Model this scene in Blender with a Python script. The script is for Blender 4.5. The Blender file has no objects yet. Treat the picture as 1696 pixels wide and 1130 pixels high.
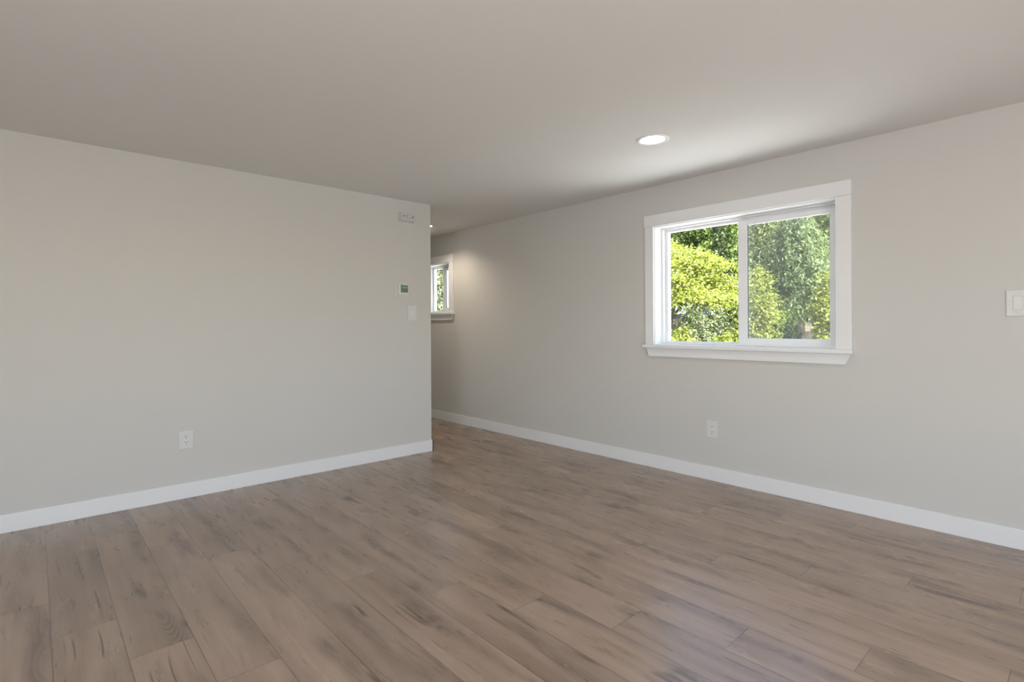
import bpy, bmesh, math, random
import numpy as np
from mathutils import Matrix, Vector

S = bpy.context.scene
COL = S.collection
PI = math.pi

# ------------------------------------------------------------------ camera
# solved from the wall, ceiling and baseboard lines of the photograph (1696 x 1130)
F_PX, CY, YAW, ROLL, CAM_H = 875.69, 539.79, 0.735128, -0.005055, 1.1143
XR, YL, XC, H = 3.600, 3.997, 2.635, 2.2      # window wall, blank wall, its free end, ceiling
fw = Vector((math.sin(YAW), math.cos(YAW), 0))
rt = Vector((math.cos(YAW), -math.sin(YAW), 0))
up = Vector((0, 0, 1))
cx_ = rt * math.cos(ROLL) + up * math.sin(ROLL)
cy_ = -rt * math.sin(ROLL) + up * math.cos(ROLL)
cam = bpy.data.cameras.new('camera')
cam.sensor_fit = 'HORIZONTAL'
cam.sensor_width = 36
cam.lens = F_PX / 1696 * 36
cam.shift_y = (CY - 565) / 1696
cam.clip_start = 0.02
camo = bpy.data.objects.new('camera', cam)
COL.objects.link(camo)
m = Matrix.Identity(4)
for i in range(3):
    m[i][0], m[i][1], m[i][2] = cx_[i], cy_[i], -fw[i]
m[2][3] = CAM_H
camo.matrix_world = m
S.camera = camo

# ------------------------------------------------------------------ light
S.view_settings.view_transform = 'Standard'
S.view_settings.look = 'None'
S.view_settings.gamma = 1
S.view_settings.use_curve_mapping = False
S.view_settings.exposure = 0.0

W = bpy.data.worlds.new('sky')
S.world = W
W.use_nodes = True
wn = W.node_tree.nodes
wl = W.node_tree.links
sky = wn.new('ShaderNodeTexSky')
sky.sky_type = 'NISHITA'
sky.sun_disc = False
sky.sun_elevation = math.radians(52)
sky.sun_rotation = math.radians(200)
wn['Background'].inputs['Strength'].default_value = 0.75
wl.new(sky.outputs[0], wn['Background'].inputs['Color'])

sun = bpy.data.lights.new('sun', 'SUN')
sun.energy = 33.0
sun.angle = math.radians(0.6)
sun.color = (1.0, 0.975, 0.93)
suno = bpy.data.objects.new('sun', sun)
COL.objects.link(suno)
suno.rotation_euler = Vector((0.13, 0.58, -0.80)).to_track_quat('-Z', 'Y').to_euler()


def fill_light(name, loc, direction, sx, sy, power, color):
    a = bpy.data.lights.new(name, 'AREA')
    a.shape = 'RECTANGLE'
    a.size, a.size_y = sx, sy
    a.energy = power
    a.color = color
    o = bpy.data.objects.new(name, a)
    COL.objects.link(o)
    o.location = loc
    o.rotation_euler = Vector(direction).to_track_quat('-Z', 'Z').to_euler()


# area lights added at two unseen openings behind the camera, as daylight fill
fill_light('fill_back_opening', (-0.4, -2.62, 1.05), (0, 1, 0), 2.3, 1.9, 6, (0.95, 0.98, 1.0))
fill_light('fill_side_opening', (-2.42, -0.6, 1.35), (1, 0, 0), 1.9, 1.0, 40, (0.95, 0.98, 1.0))
# added fill tilted upwards to brighten the ceiling; no paving lies behind it
fill_light('up_fill_back_opening', (-0.4, -2.66, 0.6), (0, 0.42, 0.9), 2.3, 0.9, 74, (0.97, 0.98, 1.0))
fill_light('up_fill_side_opening', (-2.46, -0.6, 1.1), (0.6, 0, 0.8), 1.9, 0.6, 52, (0.97, 0.98, 1.0))


# ------------------------------------------------------------------ node helpers
class G:
    """tiny node-graph helper"""
    def __init__(self, name):
        self.mat = bpy.data.materials.new(name)
        self.mat.use_nodes = True
        self.t = self.mat.node_tree
        self.t.nodes.clear()
        self.out = self.t.nodes.new('ShaderNodeOutputMaterial')

    def n(self, typ, ins=None, **props):
        nd = self.t.nodes.new(typ)
        for k, v in props.items():
            setattr(nd, k, v)
        for k, v in (ins or {}).items():
            self.put(nd.inputs[k], v)
        return nd

    def put(self, sock, v):
        if isinstance(v, bpy.types.NodeSocket):
            self.t.links.new(v, sock)
        elif isinstance(v, bpy.types.Node):
            self.t.links.new(v.outputs[0], sock)
        else:
            sock.default_value = v

    def m(self, op, a, b=0.0, c=None, clamp=False):
        nd = self.n('ShaderNodeMath', {0: a, 1: b}, operation=op, use_clamp=clamp)
        if c is not None:
            self.put(nd.inputs[2], c)
        return nd.outputs[0]

    def mapr(self, v, a, b, c=0.0, d=1.0, smooth=True):
        return self.n('ShaderNodeMapRange', {0: v, 1: a, 2: b, 3: c, 4: d},
                      interpolation_type='SMOOTHSTEP' if smooth else 'LINEAR').outputs[0]

    def mix(self, f, a, b, blend='MIX'):
        nd = self.n('ShaderNodeMix', data_type='RGBA', blend_type=blend)
        self.put(nd.inputs[0], f)
        self.put(nd.inputs[6], a)
        self.put(nd.inputs[7], b)
        return nd.outputs[2]

    def noise(self, vec, scale=1.0, detail=2.0, rough=0.5, dist=0.0):
        return self.n('ShaderNodeTexNoise', {'Vector': vec, 'Scale': scale, 'Detail': detail,
                                             'Roughness': rough, 'Distortion': dist}).outputs[0]

    def comb(self, x, y, z=0.0):
        return self.n('ShaderNodeCombineXYZ', {0: x, 1: y, 2: z}).outputs[0]

    def surface(self, sh):
        self.put(self.out.inputs['Surface'], sh)
        return self.mat


def rgb(r, g, b):
    return (r, g, b, 1.0)


def plain(name, color, rough=0.5, spec=0.5, var=0.03, scale=6.0, bump=0.0, bscale=200.0):
    g = G(name)
    tc = g.n('ShaderNodeTexCoord').outputs['Object']
    nz = g.noise(tc, scale, 3)
    lo = tuple(c * (1 - var) for c in color[:3]) + (1,)
    hi = tuple(c * (1 + var) for c in color[:3]) + (1,)
    c = g.mix(nz, lo, hi)
    b = g.n('ShaderNodeBsdfPrincipled', {'Base Color': c, 'Roughness': rough, 'Specular IOR Level': spec})
    if bump:
        bn = g.n('ShaderNodeBump', {'Strength': bump, 'Distance': 0.002, 'Height': g.noise(tc, bscale, 3)})
        g.put(b.inputs['Normal'], bn.outputs[0])
    return g.surface(b)


WALL = plain('wall_paint', rgb(0.60, 0.594, 0.572), 0.75, 0.25, 0.008, 1.5, 0.06, 160)
CEIL = plain('ceiling_paint', rgb(0.765, 0.762, 0.745), 0.85, 0.2, 0.008, 1.5, 0.06, 120)
TRIM = plain('trim_paint', rgb(0.79, 0.80, 0.812), 0.35, 0.45, 0.01, 3)
VINYL = plain('white_vinyl', rgb(0.82, 0.84, 0.86), 0.3, 0.5, 0.01, 3)
PLATE = plain('white_plastic', rgb(0.66, 0.665, 0.66), 0.35, 0.5, 0.01, 20)
PLATE2 = plain('rocker_plastic', rgb(0.70, 0.705, 0.70), 0.3, 0.5, 0.01, 20)
GREYPL = plain('grey_white_plastic', rgb(0.56, 0.56, 0.55), 0.45, 0.4, 0.02, 30)
DARK = plain('dark_slot', rgb(0.03, 0.028, 0.026), 0.6, 0.3, 0.1, 50)
GREYDOT = plain('grey_dot', rgb(0.22, 0.22, 0.21), 0.6, 0.3, 0.1, 50)
GASKET = plain('grey_gasket', rgb(0.10, 0.12, 0.14), 0.6, 0.3, 0.1, 50)
CONCRETE = plain('patio_concrete', rgb(0.74, 0.73, 0.70), 0.85, 0.2, 0.08, 1.2)
SOIL = plain('garden_ground', rgb(0.16, 0.17, 0.07), 0.95, 0.1, 0.4, 3)
SIDING = plain('house_siding', rgb(0.40, 0.42, 0.42), 0.7, 0.3, 0.05, 3)
SHINGLE = plain('roof_metal', rgb(0.17, 0.20, 0.23), 0.9, 0.2, 0.2, 8)
FENCEW = plain('weathered_fence_wood', rgb(0.36, 0.31, 0.25), 0.85, 0.2, 0.3, 6)
IRON = plain('dark_metal', rgb(0.04, 0.04, 0.045), 0.5, 0.4, 0.1, 20)


def floor_material():
    g = G('vinyl_plank')
    tc = g.n('ShaderNodeTexCoord').outputs['Object']
    sp = g.n('ShaderNodeSeparateXYZ', {0: tc})
    X, Y = sp.outputs[0], sp.outputs[1]
    PW, PL = 0.1905, 1.365
    ku = g.m('DIVIDE', g.m('SUBTRACT', X, 0.0415), PW)
    k = g.m('FLOOR', ku)
    u = g.m('SUBTRACT', ku, k)                                  # 0..1 across a plank
    jv = g.m('SUBTRACT', g.m('DIVIDE', Y, PL), g.m('ADD', g.m('MULTIPLY', k, 0.754), 0.8446))
    j = g.m('FLOOR', jv)
    v = g.m('SUBTRACT', jv, j)
    wn1 = g.n('ShaderNodeTexWhiteNoise', {'Vector': g.comb(k, j, 3.7)}, noise_dimensions='3D')
    r = wn1.outputs['Value']
    rs = g.n('ShaderNodeSeparateXYZ', {0: wn1.outputs['Color']})
    r1, r2, r3 = rs.outputs
    # plank-local coordinates in metres, shifted at random per plank
    lx = g.m('ADD', g.m('MULTIPLY', u, PW), g.m('MULTIPLY', r1, 37.0))
    ly = g.m('ADD', g.m('MULTIPLY', v, PL), g.m('MULTIPLY', r2, 53.0))
    # slow meander of the grain along the plank
    wob = g.noise(g.comb(g.m('MULTIPLY', lx, 2.0), g.m('MULTIPLY', ly, 1.5)), 1, 2)
    wx = g.m('ADD', lx, g.m('MULTIPLY', g.m('SUBTRACT', wob, 0.5), 0.045))
    # broad light and dark bands
    band = g.noise(g.comb(g.m('MULTIPLY', wx, 11.0), g.m('MULTIPLY', ly, 1.1)), 1, 3, 0.55)
    mott = g.noise(g.comb(g.m('MULTIPLY', wx, 24.0), g.m('MULTIPLY', ly, 2.8)), 1, 3, 0.5)
    fine = g.noise(g.comb(g.m('MULTIPLY', wx, 240.0), g.m('MULTIPLY', ly, 5.0)), 1, 3, 0.6)
    fib = g.noise(g.comb(g.m('MULTIPLY', wx, 90.0), g.m('MULTIPLY', ly, 3.0)), 1, 3, 0.6)
    base = g.mix(g.mapr(band, 0.30, 0.70), rgb(0.279, 0.194, 0.139), rgb(0.408, 0.299, 0.226))
    base = g.mix(g.m('MULTIPLY', g.mapr(mott, 0.35, 0.72), 0.36), base, rgb(0.469, 0.355, 0.275))
    base = g.mix(g.m('MULTIPLY', g.mapr(fib, 0.58, 0.40), 0.11), base, rgb(0.224, 0.155, 0.112))
    base = g.mix(g.m('MULTIPLY', g.mapr(fine, 0.60, 0.40), 0.07), base, rgb(0.231, 0.161, 0.119))
    base = g.mix(g.m('MULTIPLY', g.mapr(fine, 0.55, 0.75), 0.10), base, rgb(0.544, 0.426, 0.341))
    # dark heart streaks that run along one side of the plank and come and go
    side = g.m('ABSOLUTE', g.m('SUBTRACT', g.m('ADD', u, g.m('MULTIPLY', g.m('SUBTRACT', wob, 0.5), 0.9)),
                               g.m('ADD', 0.62, g.m('MULTIPLY', r3, 0.30))))
    come = g.noise(g.comb(g.m('MULTIPLY', lx, 3.0), g.m('MULTIPLY', ly, 1.6)), 1, 2, 0.5)
    streak = g.m('MULTIPLY', g.mapr(side, 0.24, 0.02), g.mapr(come, 0.43, 0.60))
    rag = g.mapr(fib, 0.25, 0.70, 0.70, 1.0)
    streak = g.m('MULTIPLY', streak, rag)
    base = g.mix(g.m('MULTIPLY', streak, 0.90), base, rgb(0.152, 0.106, 0.079))
    # cathedral growth lines inside the streaks
    ring = g.noise(g.comb(g.m('MULTIPLY', wx, 9.0), g.m('MULTIPLY', ly, 1.6), 4.4), 1, 1, 0.4)
    wave = g.m('ABSOLUTE', g.m('SINE', g.m('MULTIPLY', ring, 75.0)))
    cath = g.m('MULTIPLY', g.mapr(wave, 0.55, 0.98), g.m('MULTIPLY', streak, 0.35))
    base = g.mix(cath, base, rgb(0.449, 0.335, 0.267))
    # thin dark cracks that follow the grain
    cr = g.noise(g.comb(g.m('MULTIPLY', wx, 13.0), g.m('MULTIPLY', ly, 0.55)), 1, 1.2, 0.35)
    line = g.mapr(g.m('ABSOLUTE', g.m('SUBTRACT', cr, 0.5)), 0.022, 0.003)
    mask = g.mapr(g.noise(g.comb(g.m('MULTIPLY', lx, 5.0), g.m('MULTIPLY', ly, 3.1), 9.1), 1, 2), 0.53, 0.64)
    crack = g.m('MULTIPLY', line, mask)
    base = g.mix(g.m('MULTIPLY', crack, 0.8), base, rgb(0.102, 0.071, 0.055))
    # small knots
    vor = g.n('ShaderNodeTexVoronoi', {'Vector': g.comb(g.m('MULTIPLY', wx, 7.0), g.m('MULTIPLY', ly, 2.8)), 'Scale': 1.0,
                                       'Randomness': 1.0}, feature='F1')
    vs = g.n('ShaderNodeSeparateXYZ', {0: vor.outputs['Color']})
    dist = g.m('ADD', vor.outputs['Distance'], g.m('MULTIPLY', g.m('SUBTRACT', band, 0.5), 0.25))
    knot = g.m('MULTIPLY', g.mapr(dist, 0.17, 0.03), g.m('GREATER_THAN', vs.outputs[0], 0.74))
    base = g.mix(g.m('MULTIPLY', knot, 0.72), base, rgb(0.102, 0.070, 0.052))
    halo = g.m('MULTIPLY', g.mapr(dist, 0.42, 0.12), g.m('GREATER_THAN', vs.outputs[0], 0.74))
    base = g.mix(g.m('MULTIPLY', halo, 0.30), base, rgb(0.177, 0.123, 0.091))
    # tone of each plank
    tone = g.mapr(r, 0.0, 1.0, 0.90, 1.09, False)
    hsv = g.n('ShaderNodeHueSaturation', {'Saturation': 1.0, 'Value': tone, 'Color': base})
    base = hsv.outputs[0]
    # joints
    eu = g.m('MULTIPLY', g.m('MINIMUM', u, g.m('SUBTRACT', 1.0, u)), PW)
    ev = g.m('MULTIPLY', g.m('MINIMUM', v, g.m('SUBTRACT', 1.0, v)), PL)
    seam = g.m('MULTIPLY', g.mapr(g.m('MINIMUM', eu, ev), 0.0030, 0.0008), g.mapr(come, 0.35, 0.6, 0.50, 1.0))
    base = g.mix(g.m('MULTIPLY', seam, 0.78), base, rgb(0.09, 0.066, 0.052))
    rough = g.m('ADD', 0.28, g.m('MULTIPLY', g.m('SUBTRACT', mott, 0.5), 0.06))
    b = g.n('ShaderNodeBsdfPrincipled', {'Base Color': base, 'Roughness': rough, 'Specular IOR Level': 0.9})
    hgt = g.m('SUBTRACT', g.m('MULTIPLY', fine, 0.12), g.m('ADD', seam, g.m('MULTIPLY', crack, 0.6)))
    bn = g.n('ShaderNodeBump', {'Strength': 0.12, 'Distance': 0.0012, 'Height': hgt})
    g.put(b.inputs['Normal'], bn.outputs[0])
    return g.surface(b)


def glass_material():
    g = G('clear_glass')
    lw = g.n('ShaderNodeLayerWeight', {'Blend': 0.5})
    f = g.m('ADD', 0.03, g.m('MULTIPLY', g.m('POWER', lw.outputs['Facing'], 5.0), 0.9))
    tr = g.n('ShaderNodeBsdfTransparent', {'Color': rgb(0.975, 0.985, 0.98)})
    gl = g.n('ShaderNodeBsdfGlossy', {'Roughness': 0.0})
    mx = g.n('ShaderNodeMixShader', {0: f, 1: tr.outputs[0], 2: gl.outputs[0]})
    return g.surface(mx)


def screen_material():
    g = G('insect_mesh')
    tr = g.n('ShaderNodeBsdfTransparent')
    df = g.n('ShaderNodeBsdfDiffuse', {'Color': rgb(0.45, 0.47, 0.46)})
    mx = g.n('ShaderNodeMixShader', {0: 0.17, 1: tr.outputs[0], 2: df.outputs[0]})
    return g.surface(mx)


def lamp_material(name, color, strength):
    g = G(name)
    e = g.n('ShaderNodeEmission', {'Color': color, 'Strength': strength})
    return g.surface(e)


def lcd_material():
    g = G('green_lcd')
    tc = g.n('ShaderNodeTexCoord').outputs['Object']
    nz = g.noise(tc, 120.0, 2)
    c = g.mix(nz, rgb(0.035, 0.070, 0.035), rgb(0.085, 0.135, 0.080))
    b = g.n('ShaderNodeBsdfPrincipled', {'Base Color': c, 'Roughness': 0.15})
    return g.surface(b)


def leaf_material(name, stops, trans=0.35):
    g = G(name)
    ri = g.n('ShaderNodeNewGeometry').outputs['Random Per Island']
    cr = g.n('ShaderNodeValToRGB', {0: ri})
    el = cr.color_ramp.elements
    while len(el) < len(stops):
        el.new(0.5)
    for e, (p, c) in zip(el, stops):
        e.position = p
        e.color = rgb(*c)
    df = g.n('ShaderNodeBsdfDiffuse', {'Color': cr.outputs[0]})
    tl = g.n('ShaderNodeBsdfTranslucent', {'Color': g.mix(0.4, cr.outputs[0], rgb(0.28, 0.31, 0.05))})
    mx = g.n('ShaderNodeMixShader', {0: trans, 1: df.outputs[0], 2: tl.outputs[0]})
    return g.surface(mx)


def bark_material(name, a, b_):
    g = G(name)
    tc = g.n('ShaderNodeTexCoord').outputs['Object']
    mp = g.n('ShaderNodeMapping', {'Vector': tc, 'Scale': (9, 9, 1.6)})
    nz = g.noise(mp.outputs[0], 2.5, 5, 0.6)
    c = g.mix(g.mapr(nz, 0.35, 0.65), rgb(*a), rgb(*b_))
    b = g.n('ShaderNodeBsdfPrincipled', {'Base Color': c, 'Roughness': 0.9})
    bn = g.n('ShaderNodeBump', {'Strength': 0.7, 'Distance': 0.02, 'Height': nz})
    g.put(b.inputs['Normal'], bn.outputs[0])
    return g.surface(b)


FLOOR = floor_material()
GLASS = glass_material()
SCREEN = screen_material()
LCD = lcd_material()
LCDBAR = plain('pale_lcd_digits', rgb(0.42, 0.52, 0.42), 0.3, 0.4, 0.05, 100)
LAMP = lamp_material('lamp_diffuser', rgb(1.0, 0.95, 0.87), 9.0)
LAMPW = lamp_material('warm_lamp_diffuser', rgb(1.0, 0.86, 0.68), 9.0)
BARK = bark_material('bark', (0.045, 0.035, 0.025), (0.16, 0.13, 0.10))
BARKD = bark_material('mossy_bark', (0.02, 0.022, 0.012), (0.07, 0.075, 0.035))


# ------------------------------------------------------------------ mesh helpers
def empty(name, loc=(0, 0, 0), label=None, cat=None, group=None, kind=None):
    o = bpy.data.objects.new(name, None)
    COL.objects.link(o)
    o.location = loc
    o.empty_display_size = 0.05
    tag(o, label, cat, group, kind)
    return o


def tag(o, label=None, cat=None, group=None, kind=None):
    for k_, v_ in (('label', label), ('category', cat), ('group', group), ('kind', kind)):
        if v_:
            o[k_] = v_
    return o


def link(name, me, mat, parent=None):
    o = bpy.data.objects.new(name, me)
    if mat:
        me.materials.append(mat)
    COL.objects.link(o)
    if parent is not None:
        o.parent = parent
        root = parent
        while root.parent is not None:
            root = root.parent
        me.transform(Matrix.Translation(-root.location))     # shapes are given in world space
    return o


class MB:
    """collects world-space shapes into one mesh"""
    def __init__(self):
        self.bm = bmesh.new()

    def _add(self, bm2, smooth=False):
        me = bpy.data.meshes.new('t')
        bm2.to_mesh(me)
        bm2.free()
        n0 = len(self.bm.faces)
        self.bm.from_mesh(me)
        self.bm.faces.ensure_lookup_table()
        if smooth:
            for f in self.bm.faces[n0:]:
                f.smooth = True
        bpy.data.meshes.remove(me)
        return self

    def box(self, x0, x1, y0, y1, z0, z1, bev=0.0, seg=2):
        b = bmesh.new()
        bmesh.ops.create_cube(b, size=1)
        for v in b.verts:
            v.co = Vector(((x0 + x1) / 2 + v.co.x * (x1 - x0), (y0 + y1) / 2 + v.co.y * (y1 - y0), (z0 + z1) / 2 + v.co.z * (z1 - z0)))
        if bev:
            bmesh.ops.bevel(b, geom=b.edges[:], offset=bev, segments=seg, affect='EDGES', profile=0.6)
        return self._add(b)

    def prism(self, pts, vec, bev=0.0):
        """polygon pts extruded by vec"""
        b = bmesh.new()
        vs = [b.verts.new(p) for p in pts]
        f = b.faces.new(vs)
        r = bmesh.ops.extrude_face_region(b, geom=[f])
        for v in r['geom']:
            if isinstance(v, bmesh.types.BMVert):
                v.co += Vector(vec)
        bmesh.ops.recalc_face_normals(b, faces=b.faces[:])
        if bev:
            bmesh.ops.bevel(b, geom=b.edges[:], offset=bev, segments=2, affect='EDGES')
        return self._add(b)

    def lathe(self, prof, centre, n=48):
        """profile [(r, z)] spun about the vertical through centre"""
        b = bmesh.new()
        rings = []
        for r, z in prof:
            if r < 1e-6:
                rings.append([b.verts.new((centre[0], centre[1], z))])
            else:
                rings.append([b.verts.new((centre[0] + r * math.cos(2 * PI * i / n), centre[1] + r * math.sin(2 * PI * i / n), z)) for i in range(n)])
        for a, c in zip(rings, rings[1:]):
            for i in range(n):
                q = [a[i % len(a)], a[(i + 1) % len(a)], c[(i + 1) % len(c)], c[i % len(c)]]
                q = list(dict.fromkeys(q))
                if len(q) > 2:
                    b.faces.new(q)
        bmesh.ops.recalc_face_normals(b, faces=b.faces[:])
        return self._add(b, True)

    def tube(self, pts, radii, n=10):
        b = bmesh.new()
        rings = []
        for i, p in enumerate(pts):
            p = Vector(p)
            d = (Vector(pts[min(i + 1, len(pts) - 1)]) - Vector(pts[max(i - 1, 0)])).normalized()
            a = d.orthogonal().normalized() if i == 0 else (ax - d * ax.dot(d)).normalized()
            ax = a
            c = d.cross(a)
            rings.append([b.verts.new(p + (a * math.cos(2 * PI * k / n) + c * math.sin(2 * PI * k / n)) * radii[i]) for k in range(n)])
        for a, c in zip(rings, rings[1:]):
            for k in range(n):
                b.faces.new((a[k], a[(k + 1) % n], c[(k + 1) % n], c[k]))
        b.faces.new(rings[0][::-1])
        b.faces.new(rings[-1])
        bmesh.ops.recalc_face_normals(b, faces=b.faces[:])
        return self._add(b, True)

    def build(self, name, mat, parent=None):
        me = bpy.data.meshes.new(name)
        self.bm.to_mesh(me)
        self.bm.free()
        return link(name, me, mat, parent)


def struct(o, label=None, cat=None):
    return tag(o, label, cat, None, 'structure')


# ------------------------------------------------------------------ room shell
WT = 0.15                      # outer wall thickness
X0, Y0, Y1 = -2.4, -2.6, 7.0   # extent of the room and the hallway behind the blank wall
struct(MB().box(X0 - WT, XR + WT, Y0 - WT, Y1 + WT, -0.12, 0.0).build('floor', FLOOR))
struct(MB().box(X0 - WT, XR + WT, Y0 - WT, Y1 + WT, H, H + 0.2).build('ceiling', CEIL))


def wall_with_holes(name, axis, at, thick, a0, a1, z1, holes):
    """wall face at axis=at, going outwards by thick; holes are (a0, a1, z0, z1)"""
    A = sorted({a0, a1, *[h[0] for h in holes], *[h[1] for h in holes]})
    Z = sorted({0.0, z1, *[h[2] for h in holes], *[h[3] for h in holes]})
    bm = bmesh.new()
    P = (lambda d, a, z: (at + d, a, z)) if axis == 'x' else (lambda d, a, z: (a, at + d, z))

    def quad(*ps):
        bm.faces.new([bm.verts.new(p) for p in ps])
    for i in range(len(A) - 1):
        for k_ in range(len(Z) - 1):
            am, zm = (A[i] + A[i + 1]) / 2, (Z[k_] + Z[k_ + 1]) / 2
            if any(h[0] < am < h[1] and h[2] < zm < h[3] for h in holes):
                continue
            for d in (0, thick):
                quad(P(d, A[i], Z[k_]), P(d, A[i + 1], Z[k_]), P(d, A[i + 1], Z[k_ + 1]), P(d, A[i], Z[k_ + 1]))
    for h in holes + [(a0, a1, 0.0, z1)]:
        for p, q in (((h[0], h[2]), (h[1], h[2])), ((h[1], h[2]), (h[1], h[3])), ((h[1], h[3]), (h[0], h[3])), ((h[0], h[3]), (h[0], h[2]))):
            quad(P(0, *p), P(0, *q), P(thick, *q), P(thick, *p))
    bmesh.ops.remove_doubles(bm, verts=bm.verts[:], dist=1e-5)
    bmesh.ops.recalc_face_normals(bm, faces=bm.faces[:])
    me = bpy.data.meshes.new(name)
    bm.to_mesh(me)
    bm.free()
    return struct(link(name, me, WALL))


W1 = (1.055, 2.318, 0.963, 1.880)
W2 = (5.060, 5.612, 1.277, 1.857)
J = 0.012
wall_with_holes('wall_right', 'x', XR, WT, Y0 - WT, Y1 + WT, H,
                [(w[0] - J, w[1] + J, w[2] - J, w[3] + J) for w in (W1, W2)])
wall_with_holes('wall_back', 'y', Y0, -WT, X0 - WT, XR, H, [(-1.6, 0.8, 0.06, 2.02)])
wall_with_holes('wall_side', 'x', X0, -WT, Y0, YL + 0.12, H, [(-1.6, 0.4, 0.8, 1.9)])
# the blank wall turns the corner into the hallway: one mesh
struct(MB().prism([(X0, YL, 0), (XC, YL, 0), (XC, Y1, 0), (XC - 0.12, Y1, 0), (XC - 0.12, YL + 0.12, 0), (X0, YL + 0.12, 0)],
                  (0, 0, H)).build('wall_left', WALL))
struct(MB().box(XC - 0.12, XR, Y1, Y1 + WT, 0, H).build('wall_hallway_end', WALL))

BH, BT = 0.101, 0.013
mb = MB()
mb.box(X0, XC + BT, YL - BT, YL, 0, BH, 0.0025)
mb.box(XC, XC + BT, YL - BT, Y1, 0, BH, 0.0025)
struct(mb.build('baseboard_left', TRIM))
struct(MB().box(XR - BT, XR, Y0, Y1, 0, BH, 0.0025).build('baseboard_right', TRIM))


# ------------------------------------------------------------------ windows
def window(name, w, split, label, screen=True):
    y0, y1, z0, z1 = w          # finished opening; larger y is further from the camera
    r = empty(name, (XR, (y0 + y1) / 2, z0))
    tag(r, label, 'window', None, 'structure')
    c = 0.020                   # casing thickness
    MB().box(XR - c, XR, y0 - 0.085, y1 + 0.082, z1 + 0.002, z1 + 0.092, 0.002).build('head_casing', TRIM, r)
    MB().box(XR - c + 0.002, XR, y1, y1 + 0.075, z0, z1 + 0.001, 0.002).build('side_casing', TRIM, r)
    MB().box(XR - c + 0.002, XR, y0 - 0.083, y0, z0, z1 + 0.001, 0.002).build('side_casing', TRIM, r)
    s = MB()
    s.box(XR - 0.042, XR, y0 - 0.094, y1 + 0.086, z0 - 0.026, z0, 0.004)
    s.box(XR - 0.01, XR + 0.093, y0 - J + 0.001, y1 + J - 0.001, z0 - 0.010, z0 - 0.0005)
    s.build('sill', TRIM, r)
    ya, yb = y0 - 0.075, y1 + 0.068
    MB().prism([(XR - 0.018, ya, z0 - 0.026), (XR - 0.018, yb, z0 - 0.026), (XR - 0.018, yb - 0.024, z0 - 0.091), (XR - 0.018, ya + 0.026, z0 - 0.091)],
               (0.018, 0, 0), 0.0015).build('apron', TRIM, r)
    # jamb liner: two sides and head, with a 5 mm reveal to the casing
    j = MB()
    j.box(XR, XR + WT, y1 - 0.005, y1 + J - 0.001, z0, z1 + J - 0.001)
    j.box(XR, XR + WT, y0 - J + 0.001, y0 + 0.005, z0, z1 + J - 0.001)
    j.box(XR, XR + WT, y0, y1, z1 - 0.005, z1 + J - 0.001)
    j.build('jamb_liner', TRIM, r)
    yi0, yi1, zi1 = y0 + 0.005, y1 - 0.005, z1 - 0.005

    def ring(m_, x0, x1, a0, a1, b0, b1, wl_, wr_, wb_, wt_, bev=0.002):
        m_.box(x0, x1, a1 - wl_, a1, b0, b1, bev)
        m_.box(x0, x1, a0, a0 + wr_, b0, b1, bev)
        m_.box(x0, x1, a0 + wr_ - 0.001, a1 - wl_ + 0.001, b0, b0 + wb_, bev)
        m_.box(x0, x1, a0 + wr_ - 0.001, a1 - wl_ + 0.001, b1 - wt_, b1, bev)
        return m_
    # main frame in two steps, with the fixed lite (far half) bedded into it
    f = MB()
    ring(f, XR + 0.092, XR + 0.165, yi0, yi1, z0, zi1, 0.017, 0.017, 0.012, 0.012)
    ring(f, XR + 0.122, XR + 0.160, yi0 + 0.017, yi1 - 0.017, z0 + 0.010, zi1 - 0.011, 0.025, 0.025, 0.016, 0.020)
    f.box(XR + 0.124, XR + 0.158, split - 0.030, split + 0.012, z0 + 0.02, zi1 - 0.02, 0.002)
    f.build('window_frame', VINYL, r)
    MB().box(XR + 0.138, XR + 0.142, split + 0.006, yi1 - 0.038, z0 + 0.020, zi1 - 0.026).build('fixed_glass_pane', GLASS, r)
    # sliding sash (near half) in the inner track
    a0, a1 = yi0 + 0.008, split
    b0, b1 = z0 + 0.010, zi1 - 0.030
    sash = ring(MB(), XR + 0.097, XR + 0.122, a0, a1, b0, b1, 0.064, 0.052, 0.046, 0.034, 0.0025).build('sliding_sash', VINYL, r)
    MB().box(XR + 0.108, XR + 0.112, a0 + 0.049, a1 - 0.061, b0 + 0.043, b1 - 0.031).build('glass_pane', GLASS, sash)
    g_ = ring(MB(), XR + 0.103, XR + 0.108, a0 + 0.050, a1 - 0.062, b0 + 0.044, b1 - 0.032, 0.007, 0.002, 0.002, 0.002, 0.0)
    g_.build('glazing_gasket', GASKET, sash)
    lt = MB()
    zm = (b0 + b1) / 2
    lt.box(XR + 0.086, XR + 0.098, a1 - 0.018, a1 - 0.002, zm - 0.032, zm + 0.032, 0.003)
    lt.box(XR + 0.080, XR + 0.090, a1 - 0.014, a1 - 0.006, zm - 0.010, zm + 0.022, 0.003)
    lt.build('latch', VINYL, sash)
    if screen:
        sf = ring(MB(), XR + 0.150, XR + 0.160, a0 + 0.034, split - 0.022, z0 + 0.026, zi1 - 0.030, 0.014, 0.014, 0.014, 0.014, 0.001)
        so = sf.build('screen_frame', VINYL, r)
        MB().box(XR + 0.1545, XR + 0.1555, a0 + 0.046, split - 0.034, z0 + 0.038, zi1 - 0.042).build('insect_screen', SCREEN, so)
    return r


window('window_1', W1, 1.700, 'large white sliding window on the right wall looking out on bright trees')
window('window_2', W2, 5.345, 'small white sliding window in the hallway, partly hidden by the blank wall')


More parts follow.
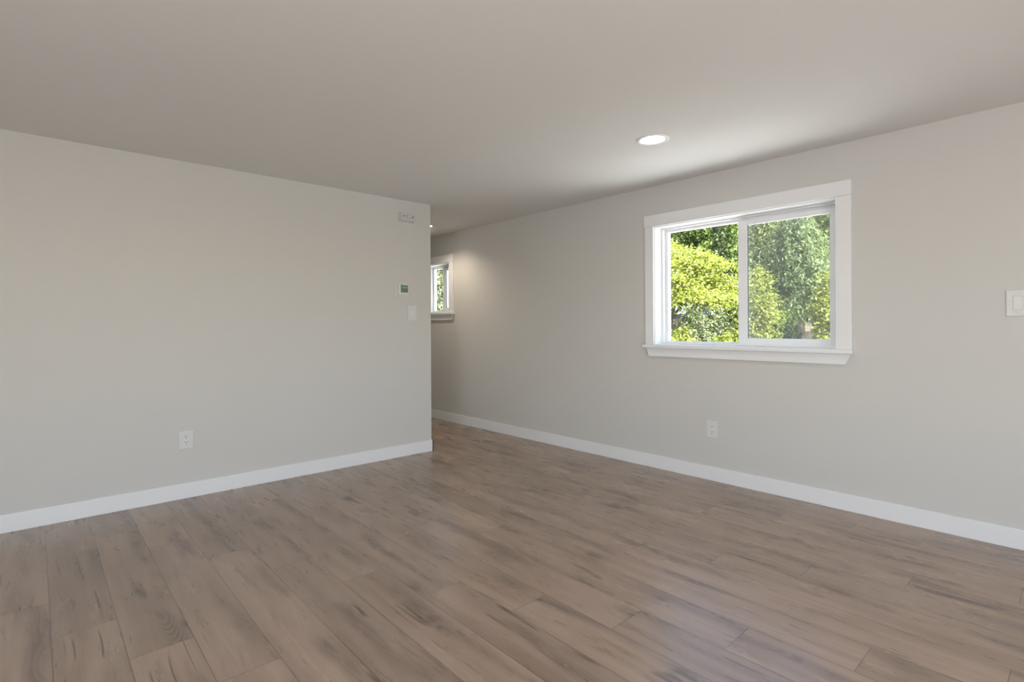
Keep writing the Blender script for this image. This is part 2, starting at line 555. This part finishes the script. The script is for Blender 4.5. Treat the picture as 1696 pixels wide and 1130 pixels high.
# ------------------------------------------------------------------ wall devices
def on_wall(wall):
    """box adder in wall coordinates: (a along wall, z, depth out of the wall)"""
    if wall == 'left':
        return lambda m_, a0, a1, z0, z1, d0, d1, bev=0.0: m_.box(a0, a1, YL - d1, YL - d0, z0, z1, bev)
    return lambda m_, a0, a1, z0, z1, d0, d1, bev=0.0: m_.box(XR - d1, XR - d0, a0, a1, z0, z1, bev)


def origin(wall, a, z):
    return (a, YL, z) if wall == 'left' else (XR, a, z)


def outlet(wall, a, z, label):
    B = on_wall(wall)
    r = empty('wall_outlet', origin(wall, a, z), label, 'outlet', 'wall outlets')
    w, h = 0.0425, 0.0615
    p = MB()
    B(p, a - w, a + w, z - h, z + h, 0, 0.0065, 0.0028)
    p.build('cover_plate', PLATE, r)
    q = MB()
    B(q, a - 0.0167, a + 0.0167, z - 0.0335, z + 0.0335, 0.004, 0.0085, 0.0012)
    rec = q.build('receptacle', PLATE2, r)
    for dz in (0.0195, -0.0195):
        for da, hh in ((-0.0068, 0.0042), (0.0068, 0.0036)):
            s = MB()
            B(s, a + da - 0.0016, a + da + 0.0016, z + dz + 0.0045 - hh, z + dz + 0.0045 + hh, 0.008, 0.0087)
            s.build('slot', DARK, rec)
        s = MB()
        B(s, a - 0.0027, a + 0.0027, z + dz - 0.0115, z + dz - 0.006, 0.008, 0.0087, 0.0003)
        s.build('ground_hole', DARK, rec)
    return r


outlet('left', 0.735, 0.3815, 'white outlet low on the blank left wall')
outlet('right', 1.848, 0.367, 'white outlet low on the right wall below the large window')


def switch(wall, a, z, label):
    B = on_wall(wall)
    r = empty('light_switch', origin(wall, a, z), label, 'light switch', 'wall switches')
    p = MB()
    B(p, a - 0.0435, a + 0.0435, z - 0.0645, z + 0.0645, 0, 0.0065, 0.0028)
    p.build('cover_plate', PLATE, r)
    q = MB()
    B(q, a - 0.0185, a + 0.0185, z - 0.0352, z + 0.0352, 0.004, 0.0069)
    q.build('rocker_surround', GREYPL, r)
    # tilted rocker paddle: top pressed in
    d = [(-0.0325, 0.0125), (0.0, 0.0098), (0.0325, 0.0072)]
    prof = [(z + s, e) for s, e in d] + [(z + 0.0325, 0.004), (z - 0.0325, 0.004)]
    k_ = MB()
    if wall == 'left':
        k_.prism([(a - 0.0162, YL - e, s) for s, e in prof], (0.0324, 0, 0), 0.0008)
    else:
        k_.prism([(XR - e, a - 0.0162, s) for s, e in prof], (0, 0.0324, 0), 0.0008)
    k_.build('rocker', PLATE2, r)
    for s in (-1, 1):
        t = MB()
        B(t, a - 0.0022, a + 0.0022, z + s * 0.0485 - 0.0022, z + s * 0.0485 + 0.0022, 0.006, 0.0072, 0.0006)
        t.build('screw', GREYPL, r)
    return r


switch('left', 2.4385, 1.229, 'white rocker light switch under the thermostat')
switch('right', 0.2597, 1.2145, 'white rocker light switch on the window wall at the photo edge')

# thermostat with a green display on a larger back plate
B = on_wall('left')
t = empty('thermostat', origin('left', 2.338, 1.43), 'white thermostat with green display on the left wall', 'thermostat')
p = MB(); B(p, 2.272, 2.404, 1.374, 1.492, 0, 0.006, 0.002); p.build('back_plate', PLATE, t)
p = MB(); B(p, 2.289, 2.391, 1.3845, 1.482, 0.005, 0.030, 0.004); bd = p.build('body', PLATE, t)
p = MB(); B(p, 2.315, 2.384, 1.4025, 1.470, 0.0285, 0.0306); sc = p.build('display', LCD, t)
sc['label'] = 'dark green display'
p = MB(); B(p, 2.333, 2.376, 1.4415, 1.4475, 0.030, 0.0309); p.build('display_text', LCDBAR, sc)
p = MB(); B(p, 2.338, 2.384, 1.464, 1.4695, 0.030, 0.0309); p.build('display_highlight', LCDBAR, sc)

# detector near the top of the blank wall
t = empty('smoke_detector', origin('left', 2.384, 2.052), 'small white box-shaped detector high on the left wall', 'detector')
p = MB(); B(p, 2.312, 2.456, 2.012, 2.092, 0, 0.008, 0.003); p.build('mounting_base', GREYPL, t)
p = MB(); B(p, 2.316, 2.452, 2.016, 2.088, 0.006, 0.033, 0.009); p.build('body', GREYPL, t)
p = MB(); B(p, 2.341, 2.348, 2.051, 2.065, 0.032, 0.0338, 0.0005); p.build('indicator_light', DARK, t)
p = MB(); B(p, 2.370, 2.382, 2.056, 2.065, 0.032, 0.0336, 0.0005); p.build('test_button', GREYDOT, t)
p = MB(); B(p, 2.431, 2.438, 2.048, 2.066, 0.032, 0.0338, 0.0005); p.build('sensor_hole', DARK, t)
p = MB()
N = 10
for i in range(N):
    a = 2.350 + (2.424 - 2.350) * i / N
    z = 2.044 - 0.004 * math.sin(PI * (i + .5) / N) + 0.0005 * i
    B(p, a, a + 0.0082, z, z + 0.0022, 0.032, 0.0336)
p.build('seam_line', GREYDOT, t)


# ------------------------------------------------------------------ recessed lights
def downlight(c, mat, label, power, color):
    r = empty('recessed_light', (c[0], c[1], H), label, 'ceiling light', 'recessed ceiling lights')
    MB().lathe([(0.094, H), (0.0935, H - 0.004), (0.088, H - 0.0065), (0.078, H - 0.0055), (0.069, H - 0.003), (0.066, H + 0.004)], c).build('trim_ring', TRIM, r)
    MB().lathe([(0.0665, H - 0.0005), (0.056, H - 0.004), (0.040, H - 0.0065), (0.0, H - 0.008)], c).build('diffuser', mat, r)
    a = bpy.data.lights.new('recessed_lamp', 'SPOT')
    a.energy = power
    a.color = color
    a.spot_size = math.radians(142)
    a.spot_blend = 0.7
    a.shadow_soft_size = 0.06
    o = bpy.data.objects.new('recessed_lamp', a)
    COL.objects.link(o)
    o.location = (c[0], c[1], H - 0.03)
    return r


downlight((2.690, 1.738), LAMP, 'round recessed ceiling light in front of the large window', 10, (1.0, 0.97, 0.92))
downlight((3.147, 4.865), LAMPW, 'recessed ceiling light in the hallway, mostly hidden by the wall corner', 27, (1.0, 0.84, 0.66))


# ------------------------------------------------------------------ garden outside
GZ = -0.25
struct(MB().box(XR + WT, 7.6, -12, 7.0, GZ - 0.1, GZ).build('patio', CONCRETE), 'concrete patio outside the window wall', 'patio')
g_ = MB()
g_.box(7.6, 46, -22, 44, GZ - 0.1, GZ - 0.004)
g_.box(XR + WT, 7.6, 7.0, 44, GZ - 0.1, GZ - 0.004)
struct(g_.build('ground', SOIL), 'garden soil outside under the trees', 'ground')

rng = np.random.default_rng(7)


def leaf_mesh(name, c, out, size, aspect, mat, parent, droop=0.0, jitter=1.0, fold=0.25):
    """one mesh of pointed folded leaves at points c, facing roughly along out"""
    n = len(c)
    nrm = out + rng.normal(size=(n, 3)) * jitter
    nrm /= np.linalg.norm(nrm, axis=1)[:, None] + 1e-9
    d = rng.normal(size=(n, 3))
    d[:, 2] -= droop
    d -= nrm * (d * nrm).sum(1)[:, None]
    d /= np.linalg.norm(d, axis=1)[:, None] + 1e-9
    s = np.cross(nrm, d)
    L = size * rng.uniform(0.65, 1.35, n)[:, None]
    Wd = L * aspect
    a = c - d * L * 0.5
    b = c + s * Wd * 0.5 + nrm * Wd * fold - d * L * 0.05
    e = c + d * L * 0.5
    f = c - s * Wd * 0.5 + nrm * Wd * fold - d * L * 0.05
    co = np.stack([a, b, e, f], 1).reshape(-1, 3).astype(np.float32)
    i0 = (np.arange(n) * 4)[:, None]
    idx = np.concatenate([i0 + 0, i0 + 1, i0 + 2, i0 + 0, i0 + 2, i0 + 3], 1).reshape(-1).astype(np.int32)
    me = bpy.data.meshes.new(name)
    me.vertices.add(n * 4)
    me.vertices.foreach_set('co', co.reshape(-1))
    me.loops.add(n * 6)
    me.loops.foreach_set('vertex_index', idx)
    me.polygons.add(n * 2)
    me.polygons.foreach_set('loop_start', (np.arange(n * 2) * 3).astype(np.int32))
    me.update(calc_edges=True)
    me.validate()
    return link(name, me, mat, parent)


def ball(n, flat=0.0):
    v = rng.normal(size=(n, 3))
    v /= np.linalg.norm(v, axis=1)[:, None]
    if flat:
        v[:, 2] = np.where(v[:, 2] < -flat, -v[:, 2], v[:, 2])
    return v


def crown_points(centre, radii, nclus, per, cr, shell=(0.55, 1.0), flat=0.5, squash=1.0):
    """leaf positions in clusters spread over an ellipsoid; returns positions and outward directions"""
    v = ball(nclus, flat)
    rad = rng.uniform(shell[0], shell[1], nclus)[:, None]
    cc = np.array(centre) + v * rad * np.array(radii)
    w = ball(nclus * per) * (rng.uniform(0.2, 1.0, nclus * per)[:, None] ** 0.6)
    w[:, 2] *= squash
    pts = np.repeat(cc, per, 0) + w * cr * np.repeat(rng.uniform(0.6, 1.3, nclus)[:, None], per, 0)
    out = np.repeat(v, per, 0) * 0.6 + w * 0.8 + np.array([0, 0, 0.45])
    return pts, out, cc


def branches(m_, base, top, r0, targets, n=9, split=0.35):
    base, top = Vector(base), Vector(top)
    mid = base.lerp(top, 0.5) + Vector((rng.normal() * 0.08, rng.normal() * 0.08, 0))
    m_.tube([base, mid, top], [r0, r0 * 0.75, r0 * 0.35], 10)
    sel = rng.choice(len(targets), min(n, len(targets)), replace=False)
    for i in sel:
        tgt = Vector(targets[i])
        s = base.lerp(top, rng.uniform(split, 0.95))
        md = s.lerp(tgt, 0.5) + Vector((0, 0, 0.10))
        m_.tube([s, md, tgt], [r0 * 0.36, r0 * 0.22, r0 * 0.07], 6)


def tree(name, label, cat, base, crown, radii, nclus, per, cr, leaf, aspect, mat, bark, r0=0.12, group=None, **kw):
    r = empty(name, base, label, cat, group)
    pts, out, cc = crown_points(crown, radii, nclus, per, cr, **kw)
    leaf_mesh('foliage', pts, out, leaf, aspect, mat, r)
    m_ = MB()
    branches(m_, base, (crown[0], crown[1], crown[2] + radii[2] * 0.6), r0, cc)
    m_.build('trunk', bark, r)
    return r


L_YEL = leaf_material('yellow_green_leaf', [(0.0, (0.110, 0.147, 0.018)), (0.4, (0.230, 0.267, 0.041)), (1.0, (0.350, 0.368, 0.129))], 0.4)
L_MID = leaf_material('mid_green_leaf', [(0.0, (0.055, 0.092, 0.023)), (0.5, (0.147, 0.212, 0.055)), (1.0, (0.313, 0.368, 0.156))], 0.4)
L_LIME = leaf_material('lime_leaf', [(0.0, (0.092, 0.138, 0.028)), (0.5, (0.212, 0.267, 0.074)), (1.0, (0.368, 0.396, 0.175))], 0.4)
L_CYP = leaf_material('cypress_leaf', [(0.0, (0.064, 0.101, 0.041)), (0.5, (0.156, 0.212, 0.092)), (1.0, (0.294, 0.340, 0.184))], 0.35)
L_DARK = leaf_material('dark_leaf', [(0.0, (0.018, 0.037, 0.011)), (0.6, (0.064, 0.101, 0.032)), (1.0, (0.166, 0.221, 0.083))], 0.3)
L_PALE = leaf_material('pale_leaf', [(0.0, (0.092, 0.129, 0.055)), (0.5, (0.230, 0.267, 0.138)), (1.0, (0.405, 0.423, 0.294))], 0.35)

# yellow maple: flat layered pads over a dome
r = empty('maple_tree', (9.1, 5.5, GZ), 'bright yellow-green maple in the left half of the large window', 'tree')
pads = []
for i in range(135):
    v = ball(1, 0.02)[0]
    rad = rng.uniform(0.66, 1.0)
    pads.append(np.array([9.1, 5.78, 1.62]) + v * rad * np.array([1.4, 1.42, 1.12]))
pads = np.array(pads)
per = 270
w = rng.normal(size=(len(pads) * per, 3)) * np.array([0.22, 0.22, 0.045])
rr = np.linalg.norm(w[:, :2], axis=1)
w[:, 2] -= rr * rr * 0.8
leaf_mesh('foliage', np.repeat(pads, per, 0) + w, np.tile(np.array([[-0.35, -0.3, 0.9]]), (len(w), 1)), 0.062, 0.5, L_YEL, r, 0.6, 0.55)
m_ = MB()
branches(m_, (9.1, 5.5, GZ), (9.1, 5.5, 1.6), 0.09, pads, 16, 0.2)
m_.build('trunk', BARK, r)

# dark trunk with ivy
r = empty('ivy_covered_tree', (12.0, 5.66, GZ), 'tall dark trunk covered in ivy at the middle of the large window', 'tree')
MB().tube([(12.0, 5.66, GZ), (12.03, 5.70, 1.2), (11.95, 5.85, 2.6), (11.9, 6.0, 4.0), (11.95, 6.1, 5.3)], [0.22, 0.17, 0.15, 0.13, 0.08], 14).build('trunk', BARKD, r)
n = 3000
tt = rng.uniform(0, 1, n)
ang = rng.uniform(0, 2 * PI, n)
cz = GZ + tt * 5.2
cyy = 5.66 + np.clip((cz - 1.0) * 0.10, 0, 0.5)
od = np.stack([np.cos(ang), np.sin(ang), np.zeros(n)], 1)
leaf_mesh('ivy', np.stack([np.full(n, 12.0), cyy, cz], 1) + od * rng.uniform(0.15, 0.30, n)[:, None], od, 0.09, 0.75, L_DARK, r, 0.8, 0.6)
pts, out, cc = crown_points((11.95, 6.1, 5.2), (0.9, 0.9, 0.7), 40, 60, 0.4)
leaf_mesh('foliage', pts, out, 0.13, 0.55, L_MID, r)

# cypress with drooping sprays in the right half of the window
r = empty('cypress_tree', (11.2, 3.95, GZ), 'grey-green drooping cypress in the right half of the large window', 'tree')
P, O = [], []
for i in range(620):
    z = rng.uniform(1.42, 3.3)
    ang = rng.uniform(0, 2 * PI)
    R = 1.25 * math.sqrt(max(0.04, 1 - ((z - 1.3) / 2.1) ** 2)) * rng.uniform(0.55, 1.05) * (0.80 + 0.20 * math.sin(3 * ang + z))
    dirv = np.array([math.cos(ang), math.sin(ang), 0])
    k_ = 34
    tt = np.linspace(0.25, 1, k_)
    line = dirv * (R * tt)[:, None]
    line[:, 2] = z + 0.25 * tt - 0.62 * tt ** 2.2
    line += rng.normal(size=(k_, 3)) * 0.05
    line[:, :2] += np.array([11.2, 3.95])
    P.append(line)
    O.append(np.tile(dirv * 0.7 + np.array([0, 0, 0.6]), (k_, 1)))
leaf_mesh('foliage', np.concatenate(P), np.concatenate(O), 0.085, 0.32, L_CYP, r, 1.4, 0.6)
m_ = MB()
m_.tube([(11.2, 3.95, GZ), (11.2, 3.95, 1.8), (11.2, 3.95, 3.1)], [0.14, 0.10, 0.03], 10)
m_.build('trunk', BARK, r)

# broad trees that close the view
specs = [
    ('beech_tree', 'lime green leafy tree behind the cypress at the right edge of the large window', (14.7, 4.0), (1.2, 1.4, 2.2), 2.6, L_LIME),
    ('alder_tree', 'mid green tree behind the ivy-covered trunk', (14.7, 7.9), (1.2, 1.4, 2.3), 2.7, L_MID),
    ('hazel_tree', 'green tree at the left edge of the large window behind the yellow maple', (14.7, 11.9), (1.2, 1.5, 2.3), 2.7, L_LIME),
    ('birch_tree', 'light green tree behind the cypress, left of it through the right sash', (18.3, 7.2), (1.2, 1.5, 2.6), 3.0, L_LIME),
    ('oak_tree', 'mid green tree far above and behind the yellow maple', (18.3, 11.2), (1.2, 1.5, 2.6), 3.0, L_MID),
]
for nm, lb, (bx_, by_), rad, cz_, mt in specs:
    tree(nm, lb, 'tree', (bx_, by_, GZ), (bx_, by_, cz_), rad, 170, 150, 0.52, 0.105, 0.55, mt, BARK, 0.16, shell=(0.35, 1.0))
# tall hedge behind everything
r = empty('tall_hedge', (21.9, 8.0, GZ), 'tall dark hedge closing the view behind all the trees', 'hedge')
n = 36000
hp = np.stack([21.9 + rng.normal(size=n) * 0.5, rng.uniform(-1.0, 25.0, n), rng.uniform(GZ, 6.3, n)], 1)
leaf_mesh('foliage', hp, np.tile(np.array([[-0.6, -0.3, 0.5]]), (n, 1)), 0.26, 0.6, L_MID, r, 0.3, 0.9)
m_ = MB()
for y in np.arange(-0.5, 25, 1.6):
    m_.tube([(22.0, y, GZ), (22.0 + rng.normal() * 0.1, y + rng.normal() * 0.1, 5.5)], [0.09, 0.03], 6)
m_.build('stems', BARKD, r)

# shrubs low in the large window
shr = [
    ('garden_shrub', 'low yellow shrub at the lower left corner of the large window', (8.2, 4.74, 0.55), (0.40, 0.38, 0.46), L_YEL, 0.055),
    ('garden_shrub', 'pale green shrub below the yellow maple', (8.7, 4.62, 0.80), (0.50, 0.60, 0.62), L_PALE, 0.055),
    ('garden_shrub', 'low yellow shrub just left of the meeting stile of the large window', (8.3, 3.95, 0.50), (0.36, 0.26, 0.46), L_YEL, 0.055),
    ('garden_shrub', 'tall lime yellow shrub just right of the meeting stile of the large window', (8.7, 3.66, 1.10), (0.40, 0.32, 0.92), L_YEL, 0.055),
    ('garden_shrub', 'dark green shrub at the foot of the cypress', (10.0, 3.90, 0.75), (0.42, 0.34, 0.95), L_DARK, 0.07),
    ('garden_shrub', 'yellow shrub at the lower right corner of the large window', (9.8, 3.00, 1.05), (0.36, 0.26, 0.85), L_YEL, 0.06),
]
for nm, lb, cen, rad, mt, ls in shr:
    tree(nm, lb, 'shrub', (cen[0], cen[1], GZ), cen, rad, 60, 70, 0.17, ls, 0.5, mt, BARK, 0.03, group='shrubs below the large window', shell=(0.4, 1.0))

# wooden fence behind the cypress
fx, fy0, fy1 = 13.2, 2.0, 6.3
r = empty('wooden_fence', (fx, (fy0 + fy1) / 2, GZ), 'weathered wooden board fence low behind the cypress', 'fence')
m_ = MB()
y = fy0
while y < fy1:
    h_ = 1.18 + rng.uniform(-0.012, 0.012)
    m_.prism([(fx, y, GZ), (fx, y + 0.135, GZ), (fx, y + 0.135, h_ - 0.03), (fx, y + 0.105, h_), (fx, y + 0.03, h_), (fx, y, h_ - 0.03)], (0.02, 0, 0))
    y += 0.145
m_.build('boards', FENCEW, r)
for z in (0.15, 0.95):
    MB().box(fx - 0.04, fx, fy0, fy1, z, z + 0.09, 0.004).build('rail', FENCEW, r)
y = fy0 + 0.2
while y < fy1:
    MB().box(fx - 0.13, fx - 0.04, y, y + 0.09, GZ, 1.25, 0.006).build('post', FENCEW, r)
    y += 1.15

# garden shed glimpsed at the lower left of the large window
r = empty('garden_shed', (11.9, 7.45, GZ), 'grey shed with pale blue roof glimpsed at the left edge of the large window', 'shed')
MB().box(11.4, 12.45, 6.5, 8.4, GZ, 1.37).build('wall', SIDING, r)
MB().prism([(11.2, 6.4, 1.35), (12.65, 6.4, 1.35), (11.95, 6.4, 1.78)], (0, 2.1, 0)).build('roof', SHINGLE, r)
MB().box(11.16, 11.21, 6.4, 8.5, 1.26, 1.37, 0.004).build('fascia', IRON, r)

# dark iron garden gate
r = empty('iron_gate', (9.9, 4.96, GZ), 'dark iron garden gate behind the low shrubs in the large window', 'gate')
for i in range(9):
    y = 4.70 + i * 0.065
    MB().tube([(9.9, y, GZ), (9.9, y, 1.10)], [0.013, 0.013], 6).build('bar', IRON, r)
for z in (-0.1, 1.02):
    MB().box(9.885, 9.915, 4.66, 5.26, z, z + 0.035).build('rail', IRON, r)

# foliage outside the hallway window
tree('laurel_tree', 'green leafy laurel outside the small hallway window', 'tree', (6.7, 9.3, GZ), (6.7, 9.3, 1.75), (1.25, 1.3, 1.5), 150, 60, 0.34, 0.085, 0.5,
     L_PALE, BARK, 0.08, shell=(0.3, 1.0))
tree('holly_tree', 'dark green tree behind the laurel outside the hallway window', 'tree', (9.6, 13.6, GZ), (9.6, 13.6, 2.2), (1.8, 2.0, 2.3), 170, 60, 0.5, 0.13, 0.55,
     L_MID, BARK, 0.12, shell=(0.3, 1.0))
